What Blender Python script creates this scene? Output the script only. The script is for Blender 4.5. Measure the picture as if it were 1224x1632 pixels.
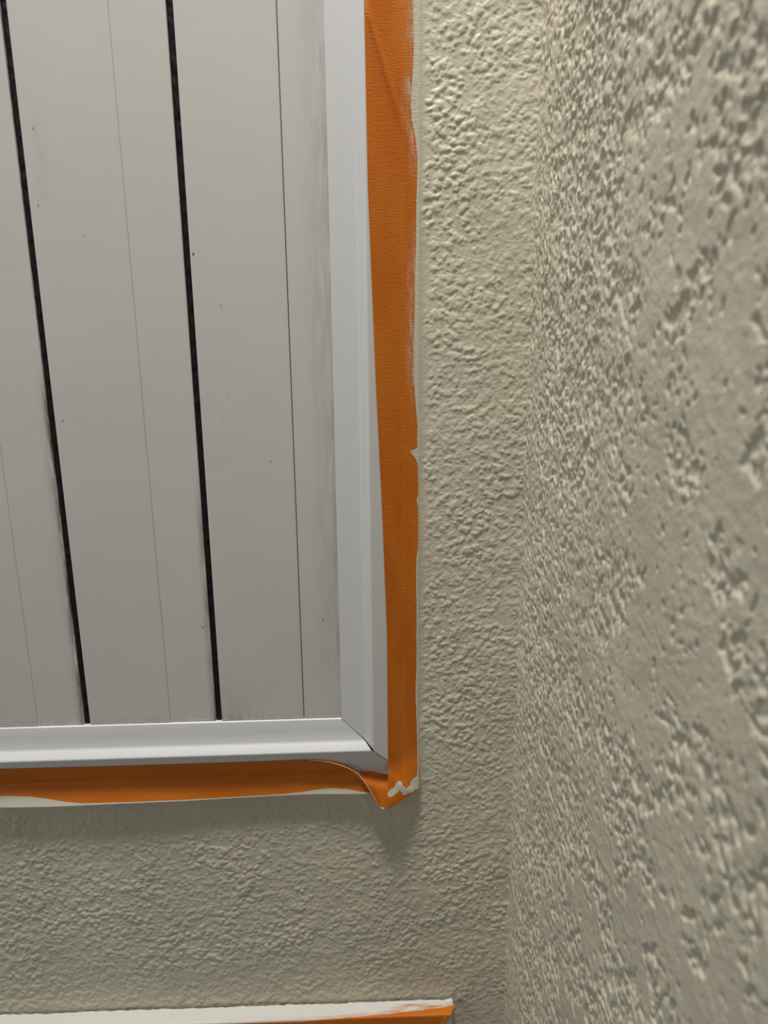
import bpy, math
import numpy as np
from mathutils import Matrix, Vector

for o in list(bpy.data.objects):
    bpy.data.objects.remove(o, do_unlink=True)
scene = bpy.context.scene
COL = scene.collection
Z0 = 1.60                       # height of the camera above the floor (not in view)

# ------------------------------------------------------------------ camera
cam_d = bpy.data.cameras.new('camera')
cam = bpy.data.objects.new('camera', cam_d)
COL.objects.link(cam)
cam_d.sensor_fit = 'HORIZONTAL'
cam_d.sensor_width = 36.0
cam_d.lens = 36.0 * 1226 / 1224
cam_d.clip_start = 0.01
R = ((0.9991043641747701, -0.0413810720630876, -0.008836082946533748),
     (-0.018959196044229888, -0.2511021511567785, -0.9677749007748625),
     (0.03782880347413768, 0.9670756519318165, -0.25166180693217466))
m = Matrix.Identity(4)
for i in range(3):
    m[i][0] = R[0][i]; m[i][1] = -R[1][i]; m[i][2] = -R[2][i]
m.translation = (0, -0.6, Z0)
cam.matrix_world = m
cam_d.dof.use_dof = True
cam_d.dof.focus_distance = 0.605
cam_d.dof.aperture_fstop = 11.0
scene.camera = cam

# ------------------------------------------------------------------ world, lights, exposure
world = bpy.data.worlds.new('world')
scene.world = world
world.use_nodes = True
bg = world.node_tree.nodes['Background']
bg.inputs[0].default_value = (1.0, 0.98, 0.95, 1)
bg.inputs[1].default_value = 0.115

def area(name, loc, target, sx, sy, power, col):
    d = bpy.data.lights.new(name, 'AREA')
    d.shape = 'RECTANGLE'; d.size = sx; d.size_y = sy; d.energy = power; d.color = col
    o = bpy.data.objects.new(name, d)
    COL.objects.link(o)
    o.location = loc
    o.rotation_euler = (Vector(target) - Vector(loc)).to_track_quat('-Z', 'Y').to_euler()
    return o
area('ceiling_light', (-0.15, -0.34, Z0 + 1.35), (0.0, 0.0, Z0 - 0.2), 0.24, 0.24, 29.0, (1.0, 0.975, 0.93))
area('window_daylight', (-1.7, -0.95, Z0 - 0.25), (0.1, -0.1, Z0 - 0.25), 1.0, 1.2, 4.8, (0.95, 0.97, 1.0))

vs = scene.view_settings
vs.view_transform = 'Standard'
vs.look = 'None'
vs.gamma = 1.0
vs.use_curve_mapping = False
vs.exposure = 0.0

# ------------------------------------------------------------------ helpers
MM = 0.001
rng = np.random.default_rng(7)

def W(x, h, z):
    """millimetres: x right, h out of the back wall, z from camera height"""
    return (x * MM, -h * MM, z * MM + Z0)

def mesh_obj(name, verts, faces, mat, parent=None, smooth=False):
    me = bpy.data.meshes.new(name)
    me.from_pydata([tuple(v) for v in verts], [], [tuple(f) for f in faces])
    me.update()
    if smooth:
        me.polygons.foreach_set('use_smooth', [True] * len(me.polygons))
    if mat: me.materials.append(mat)
    o = bpy.data.objects.new(name, me)
    COL.objects.link(o)
    if parent: o.parent = parent
    return o

def grid_obj(name, P, mat, parent=None, keep=None, attrs=None, uv=None, smooth=True, flip=False):
    """P: (n,m,3) array of points -> one quad grid mesh"""
    n, mm = P.shape[:2]
    idx = np.arange(n * mm).reshape(n, mm)
    q = np.stack([idx[:-1, :-1], idx[:-1, 1:], idx[1:, 1:], idx[1:, :-1]], -1)
    if flip: q = q[..., ::-1]
    q = q.reshape(-1, 4)
    if keep is not None: q = q[keep.reshape(-1)]
    V = P.reshape(-1, 3)
    used = np.zeros(len(V), bool); used[q.ravel()] = True
    remap = np.cumsum(used) - 1
    V = V[used]; q = remap[q]
    me = bpy.data.meshes.new(name)
    me.vertices.add(len(V)); me.vertices.foreach_set('co', V.astype(np.float32).ravel())
    me.loops.add(q.size); me.loops.foreach_set('vertex_index', q.astype(np.int32).ravel())
    me.polygons.add(len(q)); me.polygons.foreach_set('loop_start', np.arange(0, q.size, 4, dtype=np.int32))
    me.polygons.foreach_set('use_smooth', np.full(len(q), smooth))
    me.update(calc_edges=True)
    for k, a in (attrs or {}).items():
        at = me.attributes.new(k, 'FLOAT', 'POINT')
        at.data.foreach_set('value', a.reshape(-1)[used].astype(np.float32))
    if uv is not None:
        lay = me.uv_layers.new(name='UVMap')
        lay.data.foreach_set('uv', uv.reshape(-1, 2)[used][q.ravel()].astype(np.float32).ravel())
    me.validate()
    if mat: me.materials.append(mat)
    o = bpy.data.objects.new(name, me)
    COL.objects.link(o)
    if parent: o.parent = parent
    return o

def empty(name, loc):
    o = bpy.data.objects.new(name, None)
    COL.objects.link(o); o.location = loc; o.empty_display_size = 0.02
    return o

def adopt(child, parent):
    """parent a mesh that was built in world coordinates"""
    child.parent = parent
    child.matrix_parent_inverse = Matrix.Translation(parent.location).inverted()

def tag(o, label=None, cat=None, group=None, kind=None):
    if label: o['label'] = label
    if cat: o['category'] = cat
    if group: o['group'] = group
    if kind: o['kind'] = kind

def sstep(a, b, x):
    t = np.clip((x - a) / (b - a), 0, 1)
    return t * t * (3 - 2 * t)

def noise_tile(n, cell, sigma, seed, aniso=(1, 1)):
    """periodic gaussian-filtered noise, unit variance; sigma in mm, cell mm per sample"""
    r = np.random.default_rng(seed).standard_normal((n, n))
    f = np.fft.fftfreq(n, cell)
    g = np.exp(-2 * (np.pi ** 2) * sigma ** 2 * ((f[:, None] * aniso[0]) ** 2 + (f[None, :] * aniso[1]) ** 2))
    out = np.fft.ifft2(np.fft.fft2(r) * g).real
    out -= out.mean()
    return out / out.std()

def sample(tile, cell, a, b):
    """bilinear periodic sample at mm coordinates"""
    n = tile.shape[0]
    fa = a / cell; fb = b / cell
    ia = np.floor(fa).astype(int); ib = np.floor(fb).astype(int)
    ta = fa - ia; tb = fb - ib
    g = lambda i, j: tile[i % n, j % n]
    return (g(ia, ib) * (1 - ta) * (1 - tb) + g(ia + 1, ib) * ta * (1 - tb)
            + g(ia, ib + 1) * (1 - ta) * tb + g(ia + 1, ib + 1) * ta * tb)

# ------------------------------------------------------------------ materials
def new_mat(name, col, rough=0.5, spec=0.5):
    mt = bpy.data.materials.new(name)
    mt.use_nodes = True
    nt = mt.node_tree
    b = nt.nodes['Principled BSDF']
    b.inputs['Base Color'].default_value = (*col, 1)
    b.inputs['Roughness'].default_value = rough
    b.inputs['Specular IOR Level'].default_value = spec
    return mt, nt, b

def N(nt, typ, **kw):
    n = nt.nodes.new(typ)
    for k, v in kw.items():
        if k.startswith('i_'):
            key = k[2:]
            n.inputs[int(key) if key.isdigit() else key].default_value = v
        else: setattr(n, k, v)
    return n

def mix_col(nt, fac, a, b):
    n = N(nt, 'ShaderNodeMix', data_type='RGBA')
    for sock, v in ((n.inputs[0], fac), (n.inputs[6], a), (n.inputs[7], b)):
        if hasattr(v, 'links'): nt.links.new(v, sock)
        else: sock.default_value = v if not isinstance(v, tuple) else (*v, 1)
    return n.outputs[2]

def mathn(nt, op, a, b=None, clamp=False):
    n = N(nt, 'ShaderNodeMath', operation=op, use_clamp=clamp)
    for i, v in enumerate((a, b)):
        if v is None: continue
        if hasattr(v, 'links'): nt.links.new(v, n.inputs[i])
        else: n.inputs[i].default_value = v
    return n.outputs[0]

def rng_map(nt, v, a, b, c=0.0, d=1.0, smooth=True):
    n = N(nt, 'ShaderNodeMapRange', interpolation_type='SMOOTHSTEP' if smooth else 'LINEAR')
    nt.links.new(v, n.inputs[0])
    for i, x in enumerate((a, b, c, d)): n.inputs[i + 1].default_value = x
    return n.outputs[0]

def tex(nt, coord, scale, detail=2.0, rough=0.5):
    n = N(nt, 'ShaderNodeTexNoise', i_Scale=scale, i_Detail=detail, i_Roughness=rough)
    nt.links.new(coord, n.inputs['Vector'])
    return n.outputs['Fac']

def objcoord(nt): return N(nt, 'ShaderNodeTexCoord').outputs['Object']

def stretched(nt, vec, s):
    n = N(nt, 'ShaderNodeMapping'); n.inputs['Scale'].default_value = s
    nt.links.new(vec, n.inputs['Vector'])
    return n.outputs['Vector']

def bump(nt, b, height, strength, dist, prev=None):
    n = N(nt, 'ShaderNodeBump'); n.inputs['Strength'].default_value = strength
    n.inputs['Distance'].default_value = dist
    nt.links.new(height, n.inputs['Height'])
    if prev: nt.links.new(prev, n.inputs['Normal'])
    nt.links.new(n.outputs[0], b.inputs['Normal'])
    return n.outputs[0]

WALL_COL = (0.575, 0.54, 0.42)
def wall_mat(name):
    mt, nt, b = new_mat(name, WALL_COL, 0.42, 0.45)
    c = objcoord(nt)
    v = tex(nt, c, 14, 3)
    col = mix_col(nt, rng_map(nt, v, 0.3, 0.7), tuple(x * 0.95 for x in WALL_COL), tuple(min(1, x * 1.05) for x in WALL_COL))
    nt.links.new(col, b.inputs['Base Color'])
    f = tex(nt, c, 650, 3, 0.6)
    bump(nt, b, f, 0.4, 0.0006)
    return mt
M_wall = wall_mat('cream_wall_paint')

def frame_mat():
    mt, nt, b = new_mat('white_vinyl', (0.66, 0.66, 0.66), 0.33, 0.5)
    c = objcoord(nt)
    s = tex(nt, stretched(nt, c, (60, 60, 6)), 1.0, 3)
    nt.links.new(rng_map(nt, s, 0.3, 0.7, 0.28, 0.38), b.inputs['Roughness'])
    return mt
M_frame = frame_mat()

def slat_mat():
    base = (0.60, 0.575, 0.525)
    mt, nt, b = new_mat('painted_slat_metal', base, 0.38, 0.45)
    at = N(nt, 'ShaderNodeAttribute', attribute_name='stain').outputs['Fac']
    geo = N(nt, 'ShaderNodeNewGeometry').outputs['Position']
    n1 = tex(nt, stretched(nt, geo, (260, 260, 26)), 1.0, 5, 0.65)
    n2 = tex(nt, geo, 9, 3)
    cl = mix_col(nt, rng_map(nt, n2, 0.3, 0.7), (0.57, 0.56, 0.53), (0.60, 0.58, 0.545))
    st = mathn(nt, 'MULTIPLY', at, rng_map(nt, n1, 0.28, 0.62), True)
    col = mix_col(nt, st, cl, (0.15, 0.09, 0.045))
    # a few dark specks of dirt (mm on the panel, radius)
    for px_, pz_, pr_, dk in ((-114.4, 42.1, 0.95, 0.95), (-28.0, -247.3, 0.9, 0.9), (-219.2, 126.0, 0.9, 0.55), (-221.8, 75.6, 0.9, 0.6), (-216, 82, 0.6, 0.45),
                              (-221.9, -78.5, 0.9, 0.7), (-127.4, -250.8, 0.8, 0.85), (-64.9, -112.4, 0.7, 0.7), (-96.6, 5.2, 1.3, 0.25), (-192, 55, 0.9, 0.35), (-95, -60, 0.8, 0.3), (-100, -80, 0.7, 0.4)):
        vd = N(nt, 'ShaderNodeVectorMath', operation='DISTANCE')
        mv = N(nt, 'ShaderNodeVectorMath', operation='MULTIPLY'); mv.inputs[1].default_value = (1, 0, 0.6)
        nt.links.new(geo, mv.inputs[0]); nt.links.new(mv.outputs[0], vd.inputs[0])
        vd.inputs[1].default_value = (px_ * MM, 0, 0.6 * (pz_ * MM + Z0))
        wob = mathn(nt, 'ADD', vd.outputs['Value'], mathn(nt, 'MULTIPLY', tex(nt, geo, 900, 1), 0.0008))
        sp = mathn(nt, 'MULTIPLY', rng_map(nt, wob, pr_ * MM + 0.0004, pr_ * MM * 0.6 + 0.0002), dk)
        col = mix_col(nt, sp, col, (0.07, 0.055, 0.045))
    nt.links.new(col, b.inputs['Base Color'])
    bump(nt, b, tex(nt, geo, 45, 2), 0.06, 0.002)
    return mt
M_slat = slat_mat()

def gasket_mat():
    mt, nt, b = new_mat('black_foam_seal', (0.008, 0.008, 0.008), 0.55, 0.2)
    g = N(nt, 'ShaderNodeNewGeometry').outputs['Position']
    bump(nt, b, tex(nt, stretched(nt, g, (1, 1, .5)), 420, 4, 0.7), 0.45, 0.001)
    return mt
M_gasket = gasket_mat()
M_dark, _, _ = new_mat('dark_recess', (0.008, 0.008, 0.008), 0.8, 0.1)
M_casing, _, _ = new_mat('white_casing_paint', (0.72, 0.71, 0.67), 0.4, 0.5)

PAINT_ON_TAPE = (0.69, 0.655, 0.545)
def tape_mat(name, crepe=1.0, paint=PAINT_ON_TAPE):
    """orange crepe masking tape; 'paint' attribute = wall paint brushed on it. UV in mm (u across, v along)"""
    mt, nt, b = new_mat(name, (0.60, 0.155, 0.012), 0.5, 0.3)
    uv = N(nt, 'ShaderNodeTexCoord').outputs['UV']
    at = N(nt, 'ShaderNodeAttribute', attribute_name='paint').outputs['Fac']
    big = tex(nt, stretched(nt, uv, (0.05, 0.012, 1)), 1.0, 2)
    oc = mix_col(nt, rng_map(nt, big, 0.3, 0.7), (0.60, 0.150, 0.008), (0.66, 0.185, 0.012))
    # ragged edge, dry-brush streaks along the tape
    e1 = tex(nt, stretched(nt, uv, (2.2, 1.1, 1)), 1.0, 4, 0.7)
    e2 = tex(nt, stretched(nt, uv, (2.6, 0.10, 1)), 1.0, 4, 0.75)
    e3 = tex(nt, stretched(nt, uv, (0.35, 2.8, 1)), 1.0, 3, 0.7)
    e = mathn(nt, 'ADD', mathn(nt, 'MULTIPLY', e1, 0.35), mathn(nt, 'ADD', mathn(nt, 'MULTIPLY', rng_map(nt, e2, 0.25, 0.75, 0, 1, False), 0.75), mathn(nt, 'MULTIPLY', e3, 0.45)))
    d = mathn(nt, 'SUBTRACT', mathn(nt, 'MULTIPLY', at, 1.55), e)
    k = rng_map(nt, d, -0.04, 0.10)
    e4 = tex(nt, stretched(nt, uv, (1.1, 0.055, 1)), 1.0, 3, 0.6)
    e5 = mathn(nt, 'ADD', mathn(nt, 'MULTIPLY', e4, 0.75), mathn(nt, 'MULTIPLY', e3, 0.3))
    dry = N(nt, 'ShaderNodeAttribute', attribute_name='dry').outputs['Fac']
    bare = N(nt, 'ShaderNodeAttribute', attribute_name='bare').outputs['Fac']
    k = mathn(nt, 'MAXIMUM', k, mathn(nt, 'MULTIPLY', dry, rng_map(nt, e5, 0.47, 0.66, 0, 0.75)))
    k = mathn(nt, 'MULTIPLY', k, mathn(nt, 'SUBTRACT', 1.0, mathn(nt, 'MULTIPLY', bare, rng_map(nt, e5, 0.46, 0.60)), True))
    col = mix_col(nt, k, oc, paint)
    nt.links.new(col, b.inputs['Base Color'])
    nt.links.new(rng_map(nt, k, 0, 1, 0.5, 0.36), b.inputs['Roughness'])
    # crepe wrinkles run across the tape
    c1 = tex(nt, stretched(nt, uv, (0.16, 1.35, 1)), 1.0, 3, 0.6)
    bn = bump(nt, b, c1, 0.5 * crepe, 0.0009)
    bump(nt, b, k, 0.5, 0.0003, bn)
    # thin paper lets some light through
    tr = N(nt, 'ShaderNodeBsdfTranslucent')
    nt.links.new(col, tr.inputs['Color'])
    mx = N(nt, 'ShaderNodeMixShader'); mx.inputs[0].default_value = 0.12
    out = nt.nodes['Material Output']
    nt.links.new(b.outputs[0], mx.inputs[1]); nt.links.new(tr.outputs[0], mx.inputs[2])
    nt.links.new(mx.outputs[0], out.inputs['Surface'])
    return mt
M_tape = tape_mat('orange_masking_tape')
M_tape_low = tape_mat('orange_masking_tape_painted', 0.4, (0.74, 0.73, 0.68))

# ------------------------------------------------------------------ stucco walls (real relief)
CELL = 0.66
NT = 1280
t07 = noise_tile(NT, CELL, 0.62, 1)
t10 = noise_tile(NT, CELL, 0.85, 21, (1.15, 0.9))
t15 = noise_tile(NT, CELL, 1.25, 2, (0.9, 1.15))
t15b = noise_tile(NT, CELL, 1.45, 12)
t30 = noise_tile(NT, CELL, 2.1, 3, (0.8, 1.2))
t30b = noise_tile(NT, CELL, 2.3, 13)
t120 = noise_tile(NT, CELL, 11, 4)
t60 = noise_tile(NT, CELL, 6, 5)

def stamp_tile(count, r_lo, r_hi, power, seed, flat, aspect, hk):
    """periodic relief of separate pebbles and flakes, each an irregular flattened dome"""
    g = np.random.default_rng(seed)
    T = np.zeros((NT, NT), np.float32)
    ca = g.uniform(0, NT, count); cb = g.uniform(0, NT, count)
    rr = r_lo + (r_hi - r_lo) * g.uniform(0, 1, count) ** power
    asp = g.uniform(1.0, aspect, count); th = g.normal(0.35, 0.7, count)
    k3 = g.uniform(0, 6.28, count); k5 = g.uniform(0, 6.28, count); a3 = g.uniform(0.05, 0.28, count); a5 = g.uniform(0.0, 0.18, count)
    for k in range(count):
        R_ = rr[k] * asp[k] * 1.45 / CELL
        n = int(R_) + 1
        ia, ib = int(ca[k]), int(cb[k])
        A, B = np.ogrid[-n:n + 1, -n:n + 1]
        A = (A - (ca[k] - ia)) * CELL; B = (B - (cb[k] - ib)) * CELL
        c_, s_ = math.cos(th[k]), math.sin(th[k])
        p = (A * c_ + B * s_) / asp[k]; q = -A * s_ + B * c_
        an = np.arctan2(q, p)
        r = np.hypot(p, q) / (rr[k] * (1 + a3[k] * np.sin(3 * an + k3[k]) + a5[k] * np.sin(5 * an + k5[k])))
        d = np.clip(1 - r ** flat, 0, 1) ** 0.8 * (hk * min(rr[k], 1.7) ** 0.7)
        I = np.arange(ia - n, ia + n + 1) % NT; J = np.arange(ib - n, ib + n + 1) % NT
        ix = np.ix_(I, J)
        T[ix] = np.maximum(T[ix], d)
    f = np.fft.fftfreq(NT, CELL)
    gk = np.exp(-2 * np.pi ** 2 * 0.42 ** 2 * (f[:, None] ** 2 + f[None, :] ** 2))
    return np.fft.ifft2(np.fft.fft2(T) * gk).real

peb = stamp_tile(68000, 0.62, 3.1, 3.6, 31, 3.0, 1.8, 0.47)
# back wall relief: small pebbles with a few larger flattened chips
back_tile = peb * (0.95 + 0.22 * t120.clip(-1.5, 1.5)) + 0.16 * sstep(0.2, 1.0, t10) + t07 * 0.03 + t60 * 0.10

# right wall relief: knocked-down plateaus broken by clusters of pits
clus = sstep(-0.6, 0.8, t120 * 0.9 + t60 * 0.55)
pn = t10 * 0.35 + t15 * 0.75 + t30b * 0.45
def right_relief(bias):
    pit = sstep(-0.05, 0.5, pn + (clus - 0.60 + bias) * 2.0)
    return (1 - pit) * 1.25 + pit * (0.92 * sstep(0.3, 0.9, t15b) + 0.12 * t10) + t60 * 0.10
right_far = right_relief(0.30)
right_near = right_relief(-0.14)

FX = 51.0      # outer edge of the tape on the wall
FZ = -413.0

def axis(lo, a, b, hi, step):
    """fine steps in [a,b], growing outside"""
    core = np.arange(a, b + step, step)
    out = [core]
    def grow(d):
        s, p, r = step, 0.0, []
        while p < d:
            s = min(s * 1.15, 12); p += s; r.append(p)
        return np.array(r)
    return np.concatenate([(core[0] - grow(a - lo))[::-1], core, core[-1] + grow(hi - b)])

# back wall
xs = axis(-560, -440, 138, 138, CELL)
xs = xs[xs <= 138.8]
zs = axis(-900, -690, 225, 420, CELL)
Xg, Zg = np.meshgrid(xs, zs, indexing='ij')
H = sample(back_tile, CELL, Xg + 900, Zg + 900)
ddx = Xg - FX; ddz = FZ - Zg
dist = np.where((ddx > 0) & (ddz > 0), np.hypot(ddx, ddz), np.maximum(ddx, ddz))   # distance outside the tape's edge
wob = sample(t120, CELL, Xg + 300, Zg + 100)
wsm = np.where(ddx > ddz, 8.5, 15.0) + 2.5 * wob
H = H * (0.10 + 0.90 * sstep(0.15, 1.0, dist / wsm))
H += 1.6 * np.clip(1 - dist / 7.0, 0, 1) ** 2 * (dist > -3)
dc = (Zg + 641 + 0.0105 * (Xg + 130)) / 8.0
H = H * (0.45 + 0.55 * sstep(0, 1, dc + (Xg > 90)))
keep = ((Xg > 40) | (Zg < -404))[:-1, :-1]
P = np.stack([Xg * MM, -H * MM, Zg * MM + Z0], -1)
wall_back = grid_obj('wall_back', P, M_wall, keep=keep, flip=False)
tag(wall_back, 'cream textured stucco wall around the taped white panel frame', kind='structure')

# right wall (comes toward the camera)
XR = 136.8
ys = axis(-820, -430, 1, 1, 0.9); ys = ys[ys <= 1.8]
Yg, Zg = np.meshgrid(ys, zs[::1], indexing='ij')
zr = axis(-900, -690, 225, 420, 0.95)
Yg, Zg = np.meshgrid(ys, zr, indexing='ij')
near = sstep(-120, -260, Yg + 0.12 * (Zg + 200))
H = sample(right_near, CELL, Yg + 1000, Zg * 0.93 + 1400) * near + sample(right_far, CELL, Yg + 1000, Zg * 0.93 + 1400) * (1 - near)
H2 = sample(back_tile, CELL, Yg + 1300, Zg + 1500)
H = H * (0.55 + 0.45 * sstep(0, -60, Yg)) + H2 * (0.35 + 0.5 * (1 - near))
P = np.stack([(XR - H) * MM, Yg * MM, Zg * MM + Z0], -1)
wall_right = grid_obj('wall_right', P, M_wall, flip=True)
tag(wall_right, 'cream knockdown textured wall running toward the camera on the right', kind='structure')

# ------------------------------------------------------------------ white frame with slatted panel
panel = empty('slatted_vent_panel', W(-150, 0, -337))
tag(panel, 'white framed vent panel of vertical grey slats with black seals', 'vent panel')

PROFILE = [(0.6, -1.0), (0.0, 1.2), (0.0, 5.0), (0.25, 5.5), (0.9, 5.7), (10, 6.6), (19.0, 7.6), (20.2, 8.0), (21.2, 8.8),
           (25.6, 13.3), (26.4, 13.8), (27.3, 13.9), (28.2, 13.6), (40, 9.3), (51.5, 5.2), (52.3, 4.6), (52.5, 3.8), (52.5, -1.0)]
IX, IZ = -14.7, -337.0
def miter_gap(u): return 0.25 + 1.1 * np.clip(u / 26.5, 0, 1) ** 4 * (u <= 26.5) + 0.12 * (u > 26.5)

def rail(name, side, far):
    vs_, fs = [], []
    n = len(PROFILE)
    for k, (u, h) in enumerate(PROFILE):
        g = float(miter_gap(max(u, 0)))
        if side == 'right':
            vs_ += [W(IX + u, h, IZ - u + g), W(IX + u, h, far)]
        else:
            vs_ += [W(IX + u - g, h, IZ - u), W(far, h, IZ - u)]
    for k in range(n - 1):
        a, b_, c, d = 2 * k, 2 * k + 1, 2 * k + 3, 2 * k + 2
        fs.append((a, d, c, b_) if side == 'right' else (a, b_, c, d))
    fs.append(tuple(2 * k for k in range(n)))
    fs.append(tuple(2 * k + 1 for k in range(n))[::-1])
    o = mesh_obj(name, vs_, fs, M_frame, smooth=False)
    me = o.data
    me.materials.append(M_dark)          # dark cut faces of the mitre
    me.polygons[n - 1].material_index = 1
    me.polygons.foreach_set('use_smooth', [True] * (n - 1) + [False] * 2)
    try: me.set_sharp_from_angle(angle=math.radians(40))
    except Exception: pass
    adopt(o, panel)
    return o
rail('frame_stile', 'right', 340)
rail('frame_rail', 'bottom', -470)

def box(name, x0, x1, h0, h1, z0, z1, mat, parent=None):
    v = [W(x, h, z) for x in (x0, x1) for h in (h0, h1) for z in (z0, z1)]
    f = [(0, 1, 3, 2), (4, 6, 7, 5), (0, 4, 5, 1), (2, 3, 7, 6), (0, 2, 6, 4), (1, 5, 7, 3)]
    o = mesh_obj(name, v, f, mat)
    if parent: adopt(o, parent)
    return o
box('backing_plate', -468, 46, -9, -4, -386, 338, M_dark, panel)

def stain_fn(x, z):
    """shape of the rusty brown dirt on the slats (mm)"""
    s = np.zeros_like(x)
    g1 = -232.8
    d = g1 - x
    s += 0.35 * sstep(9.0, 0.2, d) * (d > -1) * sstep(-20, -110, z)
    s += 1.5 * sstep(3.2, 0.4, d) * (d > -1) * sstep(-20, -110, z) * (0.55 + 0.45 * sstep(-330, -180, z))
    d = -121.6 - x
    s += 0.7 * sstep(6, 0.3, d) * (d > -1) * sstep(-110, -190, z)
    d = x + 117.5
    s += 0.28 * sstep(45, 0, d) * (d > -1) * sstep(-285, -337, z)
    s += 0.16 * sstep(26, 2, np.abs(x + 22) * 1.6) * sstep(-340, -250, z) * sstep(-46, -44, x)
    s += 0.25 * sstep(5, 0, -15 - x) * (x > -40)
    s += 0.30 * sstep(6.0, 0.0, z + 337)
    s += 0.12 * sstep(9, 0, np.abs(x + 217)) * sstep(60, 110, z) * sstep(150, 110, z)
    return np.clip(s, 0, 1)

def sheet(name, prof, z0, z1, mat, step=6.0):
    """folded sheet: prof = (x,h) list, extruded in z with enough rows to carry the stain shape"""
    pts = []
    for (a, b_) in zip(prof[:-1], prof[1:]):
        n = max(1, int(math.ceil(abs(b_[0] - a[0]) / 1.5)))
        for k in range(n): pts.append((a[0] + (b_[0] - a[0]) * k / n, a[1] + (b_[1] - a[1]) * k / n))
    pts.append(prof[-1])
    pts = np.array(pts); zz = np.linspace(z0, z1, int((z1 - z0) / step) + 1)
    X = np.repeat(pts[:, :1], len(zz), 1); Hh = np.repeat(pts[:, 1:], len(zz), 1); Z = np.repeat(zz[None], len(pts), 0)
    P = np.stack([X * MM, -Hh * MM, Z * MM + Z0], -1)
    o = grid_obj(name, P, mat, attrs={'stain': stain_fn(X, Z)})
    try: o.data.set_sharp_from_angle(angle=math.radians(30))
    except Exception: pass
    return o

ZB, ZT = -336.5, 336
# (left edge, seam, right edge, crisp groove at the seam)
SLATS = [(-450, -382, -345.0, False), (-339.6, -271.2, -232.8, False), (-227.9, -160.0, -121.7, False), (-116.9, -46.8, -11.8, True)]
for (xl, xm, xr, crisp) in SLATS:
    hw = 3.6
    s = sheet('slat', [(xl, -3.2), (xl, hw - 0.9), (xl + 0.25, hw - 0.25), (xl + 0.9, hw), (xm - 1.2, hw), (xm - 0.5, hw - 0.25), (xm - 0.2, hw - 1.4)], ZB, ZT, M_slat)
    adopt(s, panel)
    gx = 0.35 if crisp else -0.1
    hn = hw - (0.15 if crisp else 0.6)
    if not crisp: gx = -0.55
    f = sheet('slat_flange', [(xm + gx - 0.3, hw - 2.0), (xm + gx, hn - 0.5), (xm + gx + 0.5, hn), (xr - 0.8, hn), (xr - 0.2, hn - 0.3), (xr, hn - 0.9), (xr, -3.2)], ZB, ZT, M_slat)
    f.parent = s
    f.matrix_parent_inverse = Matrix.Identity(4)

def gasket(x0, x1):
    zz = np.arange(ZB - 2.5, ZT, 1.6)
    cs = np.linspace(0, 1, 9)
    X = x0 + (x1 - x0) * np.repeat(cs[:, None], len(zz), 1)
    Z = np.repeat(zz[None], len(cs), 0)
    Hh = 0.2 + 1.7 * np.sin(np.pi * cs)[:, None] ** 0.6 + 0.25 * sample(t15, CELL, X + 500, Z + 700)
    P = np.stack([X * MM, -Hh * MM, Z * MM + Z0], -1)
    o = grid_obj('black_seal', P, M_gasket)
    adopt(o, panel)
for a, b_ in ((-345.4, -339.2), (-233.2, -227.5), (-122.1, -116.5)):
    gasket(a, b_)

# ------------------------------------------------------------------ masking tape strips
def frame_h(u):
    return np.interp(u, [p[0] for p in PROFILE[2:-2]], [p[1] for p in PROFILE[2:-2]])

# --- vertical strip on the right stile
nz, nsx = 900, 70
s = np.linspace(0, 1, nsx)[None, :]
t = np.linspace(0, 1, nz)[:, None]
zc = 330 + t * (-413 - 330)                          # nominal z down the strip
xi = np.interp(-zc, [-330, -210, -86, 47, 150, 252, 330, 380, 396, 413], [10.5, 12.6, 13.6, 17.6, 21.6, 24.6, 24.6, 24.6, 24.0, 22.2])
xo = 51.0 + 0.25 * np.sin(zc / 37.0) + 0.0012 * (-zc)
X = xi + (xo - xi) * s
u = X - IX
Hf = frame_h(u) + 0.30
edge_x = 37.8
tt = np.clip((xo - X) / (xo - edge_x), 0, 1)
Hs = 1.6 + (5.6 - 1.6) * tt ** 1.15
Hh = np.where(X < edge_x + 0.3, Hf, Hs)
kk = np.ones(7) / 7
Hpad = np.pad(Hh, ((0, 0), (3, 3)), mode='edge')
Hsm = sum(Hpad[:, q:q + nsx] for q in range(7)) / 7
Hh = np.maximum(Hsm, np.where(X < edge_x, Hf, 0))
# beyond the bottom corner of the frame the strip hangs free and stays proud
free = sstep(-372, -413, zc)
Hh = Hh + free * (7.0 * (1 - s) + 4.0 * s + 1.2 * s * (1 - s) * 4)
# soft ripples and one long diagonal crease near the top
Hh = Hh + 0.35 * np.sin(zc / 29 + 4 * s) * s * (1 - s) * 2
cr = (X - (15 + (205 - zc) * 0.33))
amp = sstep(235, 190, zc) * sstep(105, 170, zc)
Hh = Hh + amp * (1.5 * np.exp(-(cr + 2.2) ** 2 / 7) - 0.7 * np.exp(-(cr - 2.5) ** 2 / 9)) * sstep(0, 0.08, s) * sstep(1, 0.8, s)
onframe = (X < edge_x + 0.6) & (zc > -389)
Hh = np.where(onframe, np.maximum(Hh, Hf), Hh)
cr2 = (X - (44 - (-390 - zc) * 0.2 + (-zc - 405) * 0.9))
Hh = Hh + 1.1 * np.exp(-cr2 ** 2 / 14) * sstep(-365, -400, zc)
# slanted torn bottom end
zend = np.interp(s, [0, 0.25, 0.6, 1.0], [-419.4, -417.8, -412.5, -406.5])
Z = 330 + t * (zend - 330)
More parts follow.
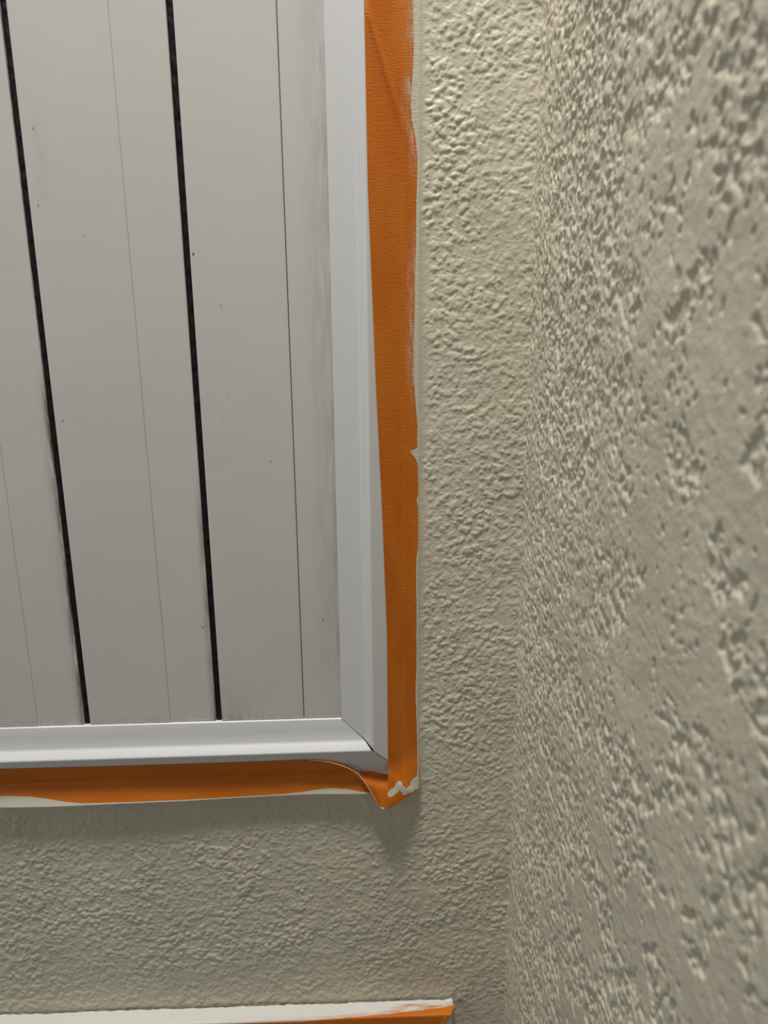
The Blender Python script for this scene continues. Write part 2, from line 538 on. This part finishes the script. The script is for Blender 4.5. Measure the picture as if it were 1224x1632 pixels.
# paint along the outer edge: width in mm at given heights
pz = [-330, -207, -180, -160, -150, -140, -133, -120, -112, -108, -100, -78, -30, 0, 20, 45, 62, 72, 85, 104, 106, 108, 111, 114, 118, 142, 146, 149, 153, 185, 190, 196, 215, 232, 258, 290, 318, 345, 365, 390, 400]
pw = [6.5, 5.8, 5.0, 6.2, 7.6, 8.4, 7.4, 3.6, 2.2, 1.8, 2.0, 3.0, 4.2, 4.6, 5.4, 5.8, 4.2, 2.6, 1.2, 1.6, 9.2, 8.2, 4.6, 2.0, 1.0, 0.6, 2.8, 2.0, 0.6, 0.7, 2.0, 3.0, 3.2, 2.4, 2.2, 2.0, 3.4, 2.2, 1.6, 1.4, 3.5]
pwz = np.interp(-Z, pz, pw) * 0.72 - 0.1
dist_o = (1 - s) * (xo - xi)
paint = sstep(1.5, -1.5, dist_o - pwz)
streak = 1.0 * sstep(8.5, 1.0, dist_o - pwz) * np.maximum(sstep(85, 110, Z) * sstep(175, 150, Z), np.maximum(sstep(150, 185, Z), sstep(-90, -30, Z) * sstep(75, 30, Z)))
# blobs of paint at the bottom end
def blob_mask(cx, cz, rx, rz, rot=0.0):
    c_, s_ = math.cos(rot), math.sin(rot)
    a = ((X - cx) * c_ + (Z - cz) * s_) / rx; b_ = (-(X - cx) * s_ + (Z - cz) * c_) / rz
    return sstep(1.15, 0.75, np.hypot(a, b_))
for bl in ((27.5, -405.0, 4.4, 3.4, 0.6), (33.5, -400.0, 3.6, 4.6, -0.3), (31.0, -403.0, 4.6, 3.2, 0.7), (37.5, -404.0, 2.6, 4.4, 0.6), (45.0, -404.5, 9.5, 3.6, 0.42), (49, -400.0, 5.0, 4.6, 0.6)):
    paint = np.maximum(paint, blob_mask(*bl))
P = np.stack([X * MM, -Hh * MM, Z * MM + Z0 + 0 * X], -1)
UV = np.stack([s * (xo - xi) + 0 * Z, Z + 0 * s], -1)
tape_v = grid_obj('masking_tape', P, M_tape, attrs={'paint': paint, 'dry': streak + 0 * paint}, uv=UV, flip=False)
tag(tape_v, 'long vertical orange masking tape strip along the right side of the white frame', 'tape', 'orange masking tape strips')

# --- horizontal strip below the bottom rail, peeling open at the corner
nx, nss = 620, 60
xx = np.linspace(-460, 16.5, nx)[:, None]
s = np.linspace(0, 1, nss)[None, :]
zi = -np.interp(xx, [-460, -300, -200, -100, -60, -42, -34, -26, -18, -12.5, -7.2, -1.5, 3.5, 7, 9.9, 13, 16.5],
                [371.5, 371.4, 372.2, 372.0, 371.6, 371.6, 372.6, 374.4, 377.2, 379.8, 383.2, 388.8, 395.2, 401.2, 407.2, 413.2, 419.4])
hi = np.interp(xx, [-460, -60, -34, -7, 5, 17], [0, 0, 0.6, 3.5, 5.5, 7.0])     # how far the upper edge has peeled off
zo = -np.interp(xx, [-460, -314, -260, -206, -150, -96, -41, 9, 16.5], [412, 410.2, 410.6, 410.0, 410.0, 409.0, 408.0, 409.0, 420.0])
Z = zi + (zo - zi) * s
uo = IZ - zi
h0 = frame_h(np.clip(uo, 0, 52)) + 0.3 + hi
h1 = 8.8 + 1.0 * sstep(-205, -300, xx) + 1.0 * np.sin(xx / 47) + 3.5 * sstep(8, 16, xx)
# concave sag: drops steeply under the frame, then flares out to the wall
hm = 3.5 + 0.5 * np.sin(xx / 61 + 1) + 4 * sstep(-25, 10, xx)
Hh = np.where(s < 0.40, hm + (h0 - hm) * (1 - s / 0.40) ** 1.7, hm + (h1 - hm) * ((s - 0.40) / 0.60) ** 1.15)
Hh = Hh + 0.5 * np.exp(-((Z + 384 + (xx + 95) * 0.10) ** 2) / 5) * sstep(-150, -110, xx) * sstep(-50, -75, xx)
Hh = Hh + 0.9 * np.exp(-((Z + 381 - (xx + 70) * 0.28) ** 2) / 16) * sstep(-150, -100, xx) * sstep(-20, -45, xx)
X = xx + 0 * s
fu = np.minimum(IZ - Z, 90.0)
Hh = np.where(fu < 52.8, np.maximum(Hh, frame_h(fu) + 0.25), Hh)
dist_o = np.abs(zo - zi) * (1 - s)
pw = np.interp(xx, [-460, -318, -300, -285, -270, -255, -240, -200, -110, -70, -50, -40, -25, -10, 0, 9], [9, 9.5, 9.4, 8.6, 6.5, 3.6, 1.6, 0.9, 0.7, 1.0, 2.2, 3.6, 5.0, 4.2, 2.0, 0.8])
paint = sstep(1.0, -0.8, dist_o - pw)
# the edge of the strip at the left is a folded-out lip of dried paint
P = np.stack([X * MM, -Hh * MM, Z * MM + Z0], -1)
UV = np.stack([dist_o, X], -1)
tape_h = grid_obj('masking_tape', P, M_tape, attrs={'paint': paint}, uv=UV, flip=True)
tag(tape_h, 'horizontal orange masking tape strip sagging below the bottom rail of the white frame', 'tape', 'orange masking tape strips')

H_edge = Hh[:, 0].copy()
# the curled end that hangs from the corner below the mitre
nu, nv = 40, 40
a = np.linspace(0, 1, nu)[:, None]; b_ = np.linspace(0, 1, nv)[None, :]
# left boundary is the peeled upper edge of the strip, right boundary runs under the vertical strip
lx = -5.0 + (16.5 + 5.0) * a
lz = np.interp(lx[:, 0], xx[:, 0], zi[:, 0])[:, None]
hl = np.interp(lx[:, 0], xx[:, 0], Hh[:, 0])[:, None]
rx = np.interp(a, [0, 0.4, 0.75, 1.0], [26.5, 26.5, 26.0, 21.5])
rz = -394.0 + (-419.6 + 394.0) * a
hr = np.interp(a, [0, 0.25, 1.0], [5.0, 7.5, 14.0])
bb = b_ ** 1.0
X = lx + (rx - lx) * bb
Z = lz + (rz - lz) * bb - 1.4 * np.sin(np.pi * b_) * a ** 4
Hh = hl * (1 - bb) + hr * bb + 1.5 * np.sin(np.pi * b_) * a
fz = IZ - Z
tk = sstep(0.0, 0.5, a) * 1.0 + 0 * b_
Hh = Hh * tk + (np.interp(fz, [27, 51.5, 60], [13.9, 5.2, 4.0]) - 0.7) * (1 - tk)
P = np.stack([X * MM, -Hh * MM, Z * MM + Z0], -1)
UV = np.stack([X, Z], -1)
paint = 0 * X + sstep(0.93, 0.97, a) * sstep(0.55, 0.3, np.abs(b_ - 0.45)) * 0.95
curl = grid_obj('curled_end', P, M_tape, attrs={'paint': paint}, uv=UV, flip=False)
curl.parent = tape_h
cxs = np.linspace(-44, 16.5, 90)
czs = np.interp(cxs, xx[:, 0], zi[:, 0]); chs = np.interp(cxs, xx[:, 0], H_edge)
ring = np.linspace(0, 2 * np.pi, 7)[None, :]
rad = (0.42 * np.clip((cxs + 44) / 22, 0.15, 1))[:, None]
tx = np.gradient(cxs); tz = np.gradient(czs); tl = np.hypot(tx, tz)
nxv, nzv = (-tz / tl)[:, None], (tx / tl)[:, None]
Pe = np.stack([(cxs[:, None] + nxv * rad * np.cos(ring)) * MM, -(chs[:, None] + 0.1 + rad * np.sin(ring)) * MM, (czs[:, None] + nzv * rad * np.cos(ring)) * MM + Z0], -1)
M_edge, _, _ = new_mat('tape_edge_highlight', (0.78, 0.42, 0.22), 0.5, 0.4)  # pale colour paints in the light caught by the torn tape edge
torn = grid_obj('torn_edge_highlight', Pe, M_edge)
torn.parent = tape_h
torn['label'] = 'peeled edge of the tape with its highlight painted pale'
curl['label'] = 'curled loose tape end drooping to a point'

# ------------------------------------------------------------------ lower casing with its own painted tape
TILT = -0.0105
def CW(x, h, z):      # casing coordinates: z measured from its top edge line
    return (x * MM, -h * MM, (-641.0 + TILT * (x + 130) + z) * MM + Z0)
CX = 83.0
prof = [(4.5, -0.9), (16.0, -0.6), (17.0, -1.0), (17.4, -2.0), (17.4, -40), (15.5, -46), (12.0, -52), (11.0, -75), (4.5, -75)]   # (h, z)
v, f = [], []
n = len(prof)
for (h, z) in prof: v += [CW(-470, h, z), CW(CX, h, z)]
for k in range(n):
    k2 = (k + 1) % n
    f.append((2 * k, 2 * k2, 2 * k2 + 1, 2 * k + 1))
f.append(tuple(2 * k for k in range(n))[::-1]); f.append(tuple(2 * k + 1 for k in range(n)))
casing = mesh_obj('trim_1', v, f, M_casing)
tag(casing, 'white casing along the bottom edge of the picture under painted tape', kind='structure')

nx, ns = 700, 60
xx = np.linspace(-468, CX + 2.0, nx)[:, None]
L = np.concatenate([np.linspace(0, 17.2, 34), np.linspace(17.9, 34, 26)])[None, :]     # mm across the strip from its wall edge
ns = L.shape[1]
ragged = 0.6 * sample(t30, CELL, xx + 700, 0 * xx + 40) + 0.35 * sample(t15, CELL, xx + 700, 0 * xx + 90)
h = np.where(L < 16.5, 1.0 + L + (ragged - 0.4) * np.clip(1 - L / 6, 0, 1), 0)
ang = np.clip((L - 16.0) / 2.6, 0, 1) * (np.pi / 2)
hh = np.where(L <= 16.0, 1.3 + np.minimum(L, 16.0) + (ragged * 0.4 + 0.9) * np.clip(1 - L / 5, 0, 1), 17.3 + 1.65 * np.sin(ang))
zz = np.where(L <= 16.0, 0.15, 0.15 - 1.65 * (1 - np.cos(ang)) - np.clip(L - 18.6, 0, 99))
zz = zz + 0 * xx + 0.25 * np.sin(xx / 21) * np.clip(1 - L / 10, 0, 1)
# loose end lifts a little at the right and its corner rounds off
lift = sstep(CX - 9, CX + 2, xx)
zz = zz + lift * (1.2 - 0.0 * L)
hh = hh + lift * 0.8 * (L > 10)
X = xx + 0 * L - 7.5 * sstep(CX - 14, CX + 2, xx) * (np.clip(L - 9, 0, 40) / 16) ** 1.3
P = np.stack([X * MM, -hh * MM + 0 * X, (-641.0 + TILT * (X + 130) + zz) * MM + Z0], -1)
UV = np.stack([L + 0 * X, X], -1)
edge = np.interp(xx, [-470, -170, -150, -110, -60, -20, 10, 40, 60, 76, 85], [40, 40, 19.0, 18.6, 19.2, 17.2, 15.6, 13.2, 11.2, 9.6, 8.0])
paint = sstep(1.6, -1.6, L - edge)
bare = sstep(30, 6, np.abs(xx - 50)) * sstep(3.6, 1.0, np.abs(L - 6.8 + (xx - 48) * 0.03)) + 0.8 * sstep(5.5, 1.0, edge - L) * sstep(-150, -20, xx)
paint = np.maximum(paint, 0.30 * sstep(20.5, 15, L) * sstep(-130, 20, xx) + 0 * L)
tape_l = grid_obj('masking_tape', P, M_tape_low, attrs={'paint': paint, 'bare': np.clip(bare, 0, 1)}, uv=UV, flip=True)
tag(tape_l, 'white paint covered masking tape along the casing at the bottom edge', 'tape', 'orange masking tape strips')
